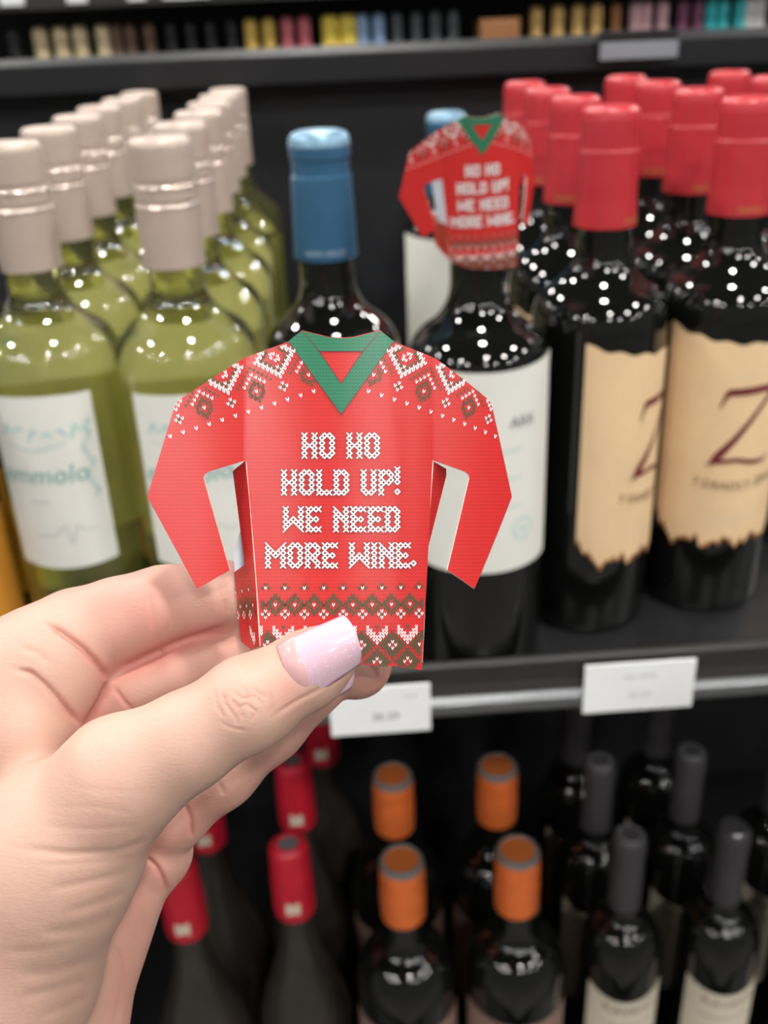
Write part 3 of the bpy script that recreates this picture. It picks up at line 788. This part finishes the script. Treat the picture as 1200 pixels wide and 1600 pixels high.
panels = [
    ('side_panel', [map_held(-134, 880, -.0004), map_held(-131, 920, -.0004), map_held(-126, 1009, -.0004), hp(394, 1015, HD+.006), hp(378, 1002, ZB), hp(371, 930, ZB), hp(367, 894, ZB), hp(384, 882, HD+.006)], [(-134, 880), (-131, 920), (-126, 1009), (-140, 1014), (-175, 1009), (-176, 930), (-176, 894), (-155, 882)], M['knit_red']),
    ('side_flap', [map_held(-148, 719.5, -.0004), map_held(-142, 780, -.0004), map_held(-134, 882, -.0004), hp(384, 882, HD+.006), hp(376, 820, HD+.0075), hp(365, 736, HD+.0085)], [(-148, 719), (-142, 780), (-134, 882), (-149, 882), (-165, 820), (-172, 736)], M['knit_red']),
    ('side_flap', [map_held(147.5, 721, -.0004), hp(696, 732.5, HD+.010), hp(696, 743, HD+.010), map_held(137, 860, -.0004)], [(147, 721), (170, 732), (170, 743), (137, 860)], M['knit_red']),
    ('back_panel', [hp(365, 860, ZB), hp(367, 894, ZB), hp(378, 1002, ZB), hp(500, 1022, ZB), hp(660, 1036, ZB), hp(664, 960, ZB), hp(668, 760, ZB), hp(400, 760, ZB)], [(-168, 860), (-166, 894), (-155, 1002), (-33, 1022), (127, 1036), (131, 960), (135, 760), (-133, 760)], M['card_back']),
]
held = sweater('paper_sweater', at_depth(533, 1035, HD+.005), map_held, 'red folded paper sweater tag held up between thumb and fingers, in focus', 'bottle tag', panels, at_depth(533, 930, HD+.006))

def map_side(x, y, off):
    q = (-x-127)/94
    v = (y-880)/129
    f0, f1 = panels[0][1][0], panels[0][1][2]
    g0, g1 = hp(367, 894, ZB), hp(378, 1002, ZB)
    a = f0.lerp(f1, v); b = g0.lerp(g1, v)
    n = (f1-f0).cross(g0-f0).normalized()
    if n.dot(CC-f0) < 0: n = -n
    # the panel kinks at its first fold, so stay a touch proud of it
    return a.lerp(b, q)+n*(off+.0004)
side_stitches(held, map_side, None)
# the one hanging on the bottle neck
TS = 1.33e-4
t0 = at_y(754, 243, TY-.0270)
CRL = math.radians(1.6)
RB = .030
def map_hung(d, y, off):
    a = max(-148, min(148, d))*TS/RB
    x = RB*math.sin(a); yb = RB*(1-math.cos(a)); n = Vector((math.sin(a), -math.cos(a), 0))
    if d > 148:
        e = (d-148)*TS; b = math.radians(60); x += e*math.cos(b); yb += e*math.sin(b); n = Vector((math.sin(b), -math.cos(b), 0))
    elif d < -148:
        e = (-148-d)*TS; b = math.radians(12); x -= e*math.cos(b); yb += e*math.sin(b); n = Vector((-math.sin(b), -math.cos(b), 0))
    z = -(y-648)*TS
    xr = x*math.cos(CRL)-z*math.sin(CRL); zr = x*math.sin(CRL)+z*math.cos(CRL)
    return t0+Vector((xr, yb, zr))+n*off
def hb(d, y, back):
    p = map_hung(d, y, 0); return Vector((p.x, TY+back, p.z))
panels2 = [
    ('side_panel', [map_hung(-134, 880, -.0004), map_hung(-126, 1009, -.0004), hb(-150, 1009, .021), hb(-160, 880, .021)], [(-134, 880), (-126, 1009), (-300, 1009), (-300, 880)], M['knit_red']),
    ('side_panel', [map_hung(137, 880, -.0004), map_hung(129, 1040, -.0004), hb(150, 1040, .021), hb(160, 880, .021)], [(134, 880), (126, 1040), (300, 1040), (300, 880)], M['knit_red']),
    ('side_flap', [map_hung(-148, 722, -.0004), map_hung(-134, 880, -.0004), map_hung(-134, 880, -.0004)+Vector((-.003, .012, 0)), map_hung(-146, 740, -.0004)+Vector((-.004, .012, 0))], [(-148, 722), (-134, 880), (-160, 880), (-180, 740)], M['card_back']),
    ('back_panel', [hb(-160, 880, .021), hb(-150, 1009, .021), hb(150, 1040, .021), hb(160, 880, .021)], [(-160, 880), (-150, 1009), (150, 1040), (160, 880)], M['card_back']),
]
sweater('paper_sweater', (TX, TY-.02, SZ+.22), map_hung, 'small blurred red paper sweater tag hanging on the neck of the white labelled bottle', 'bottle tag', panels2, Vector((TX, TY, SZ+.24)))

# ------------------------------------------------------------------ the hand
def build_hand():
    def c(px, py, z, r): return np.array([(px-600)/FPX*z, (py-800)/FPX*z, z, r*z/FPX], dtype=np.float32)
    chains = {   # name: (blend inside, [chains])
        'thumb': (.0045, [[c(513, 1024, .1735, 45), c(480, 1046, .1730, 54), c(388, 1099, .1705, 67), c(288, 1160, .1705, 70), c(190, 1216, .1720, 92), c(80, 1340, .1770, 134), c(-20, 1520, .1840, 165), c(-230, 1900, .200, 195), c(-380, 2300, .215, 205)]]),
        'palm': (.006, [[c(90, 1050, .1960, 80), c(-20, 1110, .1970, 105), c(-110, 1350, .195, 160)],
                       [c(100, 1105, .1955, 50), c(40, 1150, .190, 80)],
                       [c(118, 1000, .1980, 76), c(60, 1040, .1970, 80), c(0, 1078, .1965, 82)],
                       [c(190, 1400, .2010, 66), c(98, 1610, .2010, 88), c(-60, 1800, .205, 150)],
                       [c(120, 1180, .2030, 90), c(150, 1330, .2060, 80)]]),
        'index': (.003, [[c(125, 985, .1985, 66), c(190, 972, .1990, 67), c(255, 949, .1990, 61), c(330, 933, .1985, 56), c(430, 938, .1990, 52), c(530, 975, .1985, 42)]]),
        'middle': (.003, [[c(150, 1105, .2010, 58), c(225, 1070, .2010, 58), c(300, 1045, .2005, 56), c(420, 1020, .1990, 55), c(500, 1025, .1980, 56), c(556, 1036, .1975, 57)]]),
        'ring': (.003, [[c(180, 1340, .2040, 55), c(266, 1274, .2015, 54), c(345, 1204, .1995, 55), c(420, 1134, .1975, 53), c(496, 1068, .1955, 47)]]),
        'little': (.003, [[c(165, 1250, .2060, 60), c(234, 1328, .2040, 62), c(215, 1360, .203, 60)]]),
    }
    h = .0006
    lo = np.array([-.165, -.0, .148]); hi = np.array([.006, .235, .250])
    n = np.ceil((hi-lo)/h).astype(int)
    X = (lo[0]+h*np.arange(n[0])).astype(np.float32)[:, None, None]
    Y = (lo[1]+h*np.arange(n[1])).astype(np.float32)[None, :, None]
    Z = (lo[2]+h*np.arange(n[2])).astype(np.float32)[None, None, :]
    def smin(a, b, k):
        q = np.clip(.5+.5*(b-a)/k, 0, 1); return b*(1-q)+a*q-k*q*(1-q)
    def seg(A, B):
        d = B[:3]-A[:3]; L2 = float(d@d)
        t = ((X-A[0])*d[0]+(Y-A[1])*d[1]+(Z-A[2])*d[2])/L2
        np.clip(t, 0, 1, out=t)
        dx = X-(A[0]+t*d[0]); dy = Y-(A[1]+t*d[1]); dz = Z-(A[2]+t*d[2])
        return np.sqrt(dx*dx+dy*dy+dz*dz)-(A[3]+t*(B[3]-A[3]))
    vol = None
    for g, (k, chs) in chains.items():
        gv = None
        for ch in chs:
            for A, B in zip(ch[:-1], ch[1:]):
                s = seg(A, B); gv = s if gv is None else smin(gv, s, k)
        kk = .0045 if g == 'palm' else (.0022 if g == 'index' else .0011)
        vol = gv if vol is None else smin(vol, gv, kk)
    # surface nets
    ins = vol < 0
    nx, ny, nz = vol.shape
    cnt = np.zeros((nx-1, ny-1, nz-1), np.int8)
    for a in (0, 1):
        for b in (0, 1):
            for d in (0, 1): cnt += ins[a:nx-1+a, b:ny-1+b, d:nz-1+d]
    act = (cnt > 0) & (cnt < 8)
    idx = -np.ones(act.shape, np.int64); cells = np.argwhere(act); idx[act] = np.arange(len(cells))
    acc = np.zeros((len(cells), 3)); num_ = np.zeros(len(cells))
    cor = {(a, b, d): vol[cells[:, 0]+a, cells[:, 1]+b, cells[:, 2]+d] for a in (0, 1) for b in (0, 1) for d in (0, 1)}
    for ax in range(3):
        for p in (0, 1):
            for q in (0, 1):
                c0 = [p, q]; c0.insert(ax, 0); c1 = [p, q]; c1.insert(ax, 1)
                v0, v1 = cor[tuple(c0)], cor[tuple(c1)]
                m = (v0 < 0) != (v1 < 0)
                t = np.where(m, v0/np.where(m, v0-v1, 1), 0)
                pt = np.tile(np.array(c0, float), (len(cells), 1)); pt[:, ax] += t
                acc += pt*m[:, None]; num_ += m
    P = lo+h*(cells+acc/num_[:, None])
    quads = []
    for ax in range(3):
        o1, o2 = [a for a in range(3) if a != ax]
        sl0 = [slice(1, -1)]*3; sl0[ax] = slice(0, -1); sl1 = [slice(1, -1)]*3; sl1[ax] = slice(1, None)
        e = np.argwhere(ins[tuple(sl0)] != ins[tuple(sl1)])
        s0 = ins[tuple(sl0)][e[:, 0], e[:, 1], e[:, 2]]
        e = e.copy()
        for a in (o1, o2): e[:, a] += 1
        def cid(d1, d2):
            q = e.copy(); q[:, o1] -= d1; q[:, o2] -= d2; return idx[q[:, 0], q[:, 1], q[:, 2]]
        Q = np.stack([cid(0, 0), cid(1, 0), cid(1, 1), cid(0, 1)], 1)
        flip = s0 if ax != 1 else ~s0
        Q[~flip] = Q[~flip][:, ::-1]
        quads.append(Q)
    Q = np.concatenate(quads)
    def relax(P, Q, it, lam):
        a = np.concatenate([Q[:, i] for i in range(4)]); b = np.concatenate([Q[:, (i+1) % 4] for i in range(4)])
        deg = np.bincount(a, minlength=len(P)).astype(float)+np.bincount(b, minlength=len(P))
        for _ in range(it):
            S = np.stack([np.bincount(a, P[b, k], len(P))+np.bincount(b, P[a, k], len(P)) for k in range(3)], 1)
            P = P+lam*(S/deg[:, None]-P)
        return P
    P = relax(P, Q, 4, .5)
    # one subdivision
    E = np.concatenate([np.stack([Q[:, i], Q[:, (i+1) % 4]], 1) for i in range(4)]); E.sort(axis=1)
    ue, inv = np.unique(E[:, 0]*len(P)+E[:, 1], return_inverse=True)
    ev = P[ue//len(P)]*.5+P[ue % len(P)]*.5
    nP, nE, nQ = len(P), len(ue), len(Q)
    fv = P[Q].mean(1); inv = inv.reshape(4, nQ)
    P2 = np.concatenate([P, ev, fv])
    Q2 = np.concatenate([np.stack([Q[:, i], nP+inv[i], np.full(nQ, 0)+nP+nE+np.arange(nQ), nP+inv[(i-1) % 4]], 1) for i in range(4)])
    P2 = relax(P2, Q2, 3, .5)
    # normals
    def normals(P, Q):
        fn = np.cross(P[Q[:, 2]]-P[Q[:, 0]], P[Q[:, 3]]-P[Q[:, 1]])
        N = np.stack([sum(np.bincount(Q[:, i], fn[:, k], len(P)) for i in range(4)) for k in range(3)], 1)
        return N/(np.linalg.norm(N, axis=1, keepdims=True)+1e-12)
    N = normals(P2, Q2)
    # outward check
    if ((P2-P2.mean(0))*N).sum(1).mean() < 0: Q2 = Q2[:, ::-1]; N = -N
    px = 600+FPX*P2[:, 0]/P2[:, 2]; py = 800+FPX*P2[:, 1]/P2[:, 2]
    facing = np.clip(-(N*P2/np.linalg.norm(P2, axis=1, keepdims=True)).sum(1)*2.5, 0, 1)
    disp = np.zeros(len(P2)); pink = np.zeros(len(P2))
    def crease(pts, w, depth, rng=(.0, 1.), redden=0, zmin=0, zmax=1):
        best = np.full(len(P2), 1e9); tt = np.zeros(len(P2)); tot = len(pts)-1
        for i, ((x0, y0), (x1, y1)) in enumerate(zip(pts[:-1], pts[1:])):
            dx, dy = x1-x0, y1-y0
            t = np.clip(((px-x0)*dx+(py-y0)*dy)/(dx*dx+dy*dy), 0, 1)
            d = np.hypot(px-x0-t*dx, py-y0-t*dy); m = d < best
            best = np.where(m, d, best); tt = np.where(m, (i+t)/tot, tt)
        fade = np.clip(np.minimum(tt, 1-tt)*6, .15, 1)
        ok = (P2[:, 2] > zmin) & (P2[:, 2] < zmax)
        g = np.exp(-(best/w)**2)*fade*facing*ok
        disp[:] -= depth*g
        if redden: pink[:] += redden*np.exp(-(best/(w*2.2))**2)*fade*ok
    mm = .001
    B = dict(zmin=.182)
    F_ = dict(zmax=.19)
    # folds where the index and the palm meet
    crease([(70, 975), (95, 988), (128, 1012), (150, 1034), (163, 1050), (170, 1064)], 5, .95*mm, redden=.5, **B)
    crease([(171, 1062), (160, 1092), (146, 1115), (133, 1136)], 5, .9*mm, redden=.4, **B)
    crease([(20, 1045), (48, 1052), (70, 1070), (90, 1090), (110, 1114), (131, 1137)], 5, .85*mm, redden=.4, **B)
    crease([(30, 1010), (60, 1022), (80, 1040)], 6, .2*mm, **B)
    crease([(175, 1072), (195, 1098), (213, 1116)], 4, .3*mm, redden=.3, **B)
    crease([(232, 925), (236, 955), (240, 985)], 4, .22*mm, redden=.15, **B)
    crease([(262, 935), (268, 965), (262, 990)], 3, .15*mm, **B)
    crease([(352, 935), (358, 960)], 4, .15*mm, **B)
    crease([(338, 1010), (345, 1035)], 4, .15*mm, redden=.1, **B)
    crease([(171, 1058), (213, 1037), (256, 1016), (293, 1000), (330, 988), (368, 974)], 7, .5*mm, redden=.8, **B)
    # thumb knuckle
    for pts, dpt in (([(345, 1078), (352, 1100), (368, 1122), (372, 1132)], .2), ([(334, 1072), (338, 1100), (350, 1122)], .14), ([(362, 1078), (378, 1092), (398, 1088), (412, 1102)], .2),
                     ([(372, 1108), (385, 1100), (400, 1112), (392, 1130)], .22), ([(392, 1072), (404, 1084), (420, 1090)], .16), ([(360, 1092), (374, 1108), (380, 1126)], .2),
                     ([(340, 1126), (362, 1138), (384, 1142)], .12), ([(378, 1070), (386, 1084), (388, 1100)], .15), ([(420, 1080), (426, 1100), (420, 1118)], .12)):
        crease(pts, 2.6, dpt*mm, redden=.12, **F_)
    crease([(425, 1120), (470, 1092), (510, 1072), (545, 1050)], 4, .22*mm, **F_)
    # wrist and thenar wrinkles
    wr = [([(20, 1325), (110, 1335), (180, 1333), (222, 1318), (234, 1308)], 8, .8), ([(60, 1352), (150, 1348), (215, 1340)], 6, .3), ([(70, 1392), (150, 1376), (215, 1360)], 8, .45),
          ([(100, 1428), (160, 1410), (205, 1392)], 8, .4), ([(60, 1462), (130, 1450), (190, 1428)], 9, .5), ([(20, 1525), (90, 1518), (150, 1500), (172, 1470)], 10, .6),
          ([(30, 1560), (90, 1545), (140, 1530)], 8, .4), ([(0, 1490), (70, 1484), (120, 1470)], 7, .3), ([(60, 1590), (110, 1572), (135, 1556)], 7, .35),
          ([(90, 1262), (150, 1260), (210, 1272)], 5, .14), ([(60, 1290), (140, 1296), (220, 1290)], 5, .16), ([(110, 1228), (180, 1238), (240, 1236)], 5, .1)]
    for pts, w, d in wr: crease(pts, w, d*mm*.42, zmax=.2)
    # ring, little finger and the heel of the hand
    crease([(288, 1254), (297, 1280), (300, 1312)], 4, .4*mm, redden=.3, **B)
    crease([(225, 1336), (245, 1355), (256, 1376), (264, 1400)], 4, .6*mm, redden=.35, **B)
    crease([(216, 1390), (224, 1430), (222, 1470)], 6, .25*mm, **B)
    crease([(172, 1470), (188, 1500), (190, 1550), (180, 1600)], 5, .35*mm, redden=.1, **B)
    crease([(340, 1222), (352, 1244)], 4, .15*mm, **B)
    P2 = P2+N*disp[:, None]
    # pinker fingers and palm, paler thumb back
    pink += np.clip((P2[:, 2]-.186)/.008, 0, 1)*.42
    pink += .35*np.exp(-(((px-215)/60)**2+((py-965)/45)**2))+.25*np.exp(-(((px-120)/45)**2+((py-1125)/30)**2))+.3*np.exp(-(((px-590)/70)**2+((py-1060)/40)**2))
    pink += .35*np.exp(-(((px-450)/30)**2+((py-1085)/40)**2))
    Wm = np.array([list(CR), list(-CU), list(CF)])
    Pw = P2@Wm+np.array(list(CC))
    root = empty('hand', at_depth(-60, 1700, .2))
    tag(root, 'fair skinned hand with pink nails pinching the red paper sweater', 'hand')
    Pl = Pw-np.array(list(root.location))
    me = bpy.data.meshes.new('skin')
    me.vertices.add(len(Pl)); me.vertices.foreach_set('co', Pl.astype(np.float32).ravel())
    me.loops.add(len(Q2)*4); me.loops.foreach_set('vertex_index', Q2.astype(np.int32).ravel())
    me.polygons.add(len(Q2)); me.polygons.foreach_set('loop_start', (np.arange(len(Q2))*4).astype(np.int32))
    me.polygons.foreach_set('use_smooth', np.ones(len(Q2), bool))
    me.update(calc_edges=True); me.validate()
    at = me.attributes.new('pink', 'FLOAT', 'POINT'); at.data.foreach_set('value', np.clip(pink, 0, 1.2).astype(np.float32))
    me.materials.append(M['skin'])
    link('skin', me, root)
    return root
hand = build_hand()
def nail(name, B0, B1, T1, T0, z0, z1, curve, bulge_b, bulge_t, m, lab, nu=24, nv=20, lift=0):
    """curved plate between four picture corners at real depths z0 (root) to z1 (tip)"""
    V, Fc = [], []
    for i in range(nu+1):
        u = i/nu
        for j in range(nv+1):
            v = j/nv*2-1; t = (v+1)/2
            uu = u+(-bulge_b*(1-v*v)*(1-u))+bulge_t*(1-abs(v)**2.6)*u
            x = (B0[0]*(1-t)+B1[0]*t)*(1-uu)+(T0[0]*(1-t)+T1[0]*t)*uu
            y = (B0[1]*(1-t)+B1[1]*t)*(1-uu)+(T0[1]*(1-t)+T1[1]*t)*uu
            z = z0*(1-u)+z1*u+curve*(1-math.sqrt(max(0, 1-(.82*v)**2)))/.43-.0007*math.sin(u*math.pi)-lift
            V.append(at_depth(x, y, z))
    for i in range(nu):
        for j in range(nv):
            a = i*(nv+1)+j; Fc.append((a, a+1, a+nv+2, a+nv+1))
    me = mesh(name, V, Fc, m)
    ob = link(name, me, hand, world=True)
    so = ob.modifiers.new('thickness', 'SOLIDIFY'); so.thickness = .0007; so.offset = 1
    ob['label'] = lab
    return ob
nail('thumb_nail', (449, 1003), (480, 1090), (560, 1034), (538, 966), .1661, .1668, .0026, .10, .10, M['nail'], 'long squared pink glitter nail')
nail('nail_root', (436, 1010), (470, 1096), (500, 1076), (466, 994), .1663, .1664, .0027, .05, .0, M['bare_nail'], 'bare grown out strip at the nail base')
nail('finger_nail', (528, 1048), (520, 1090), (545, 1072), (551, 1042), .1905, .1905, .001, .0, .12, M['nail'], 'pink nail edge of the finger under the thumb', nu=8, nv=8)
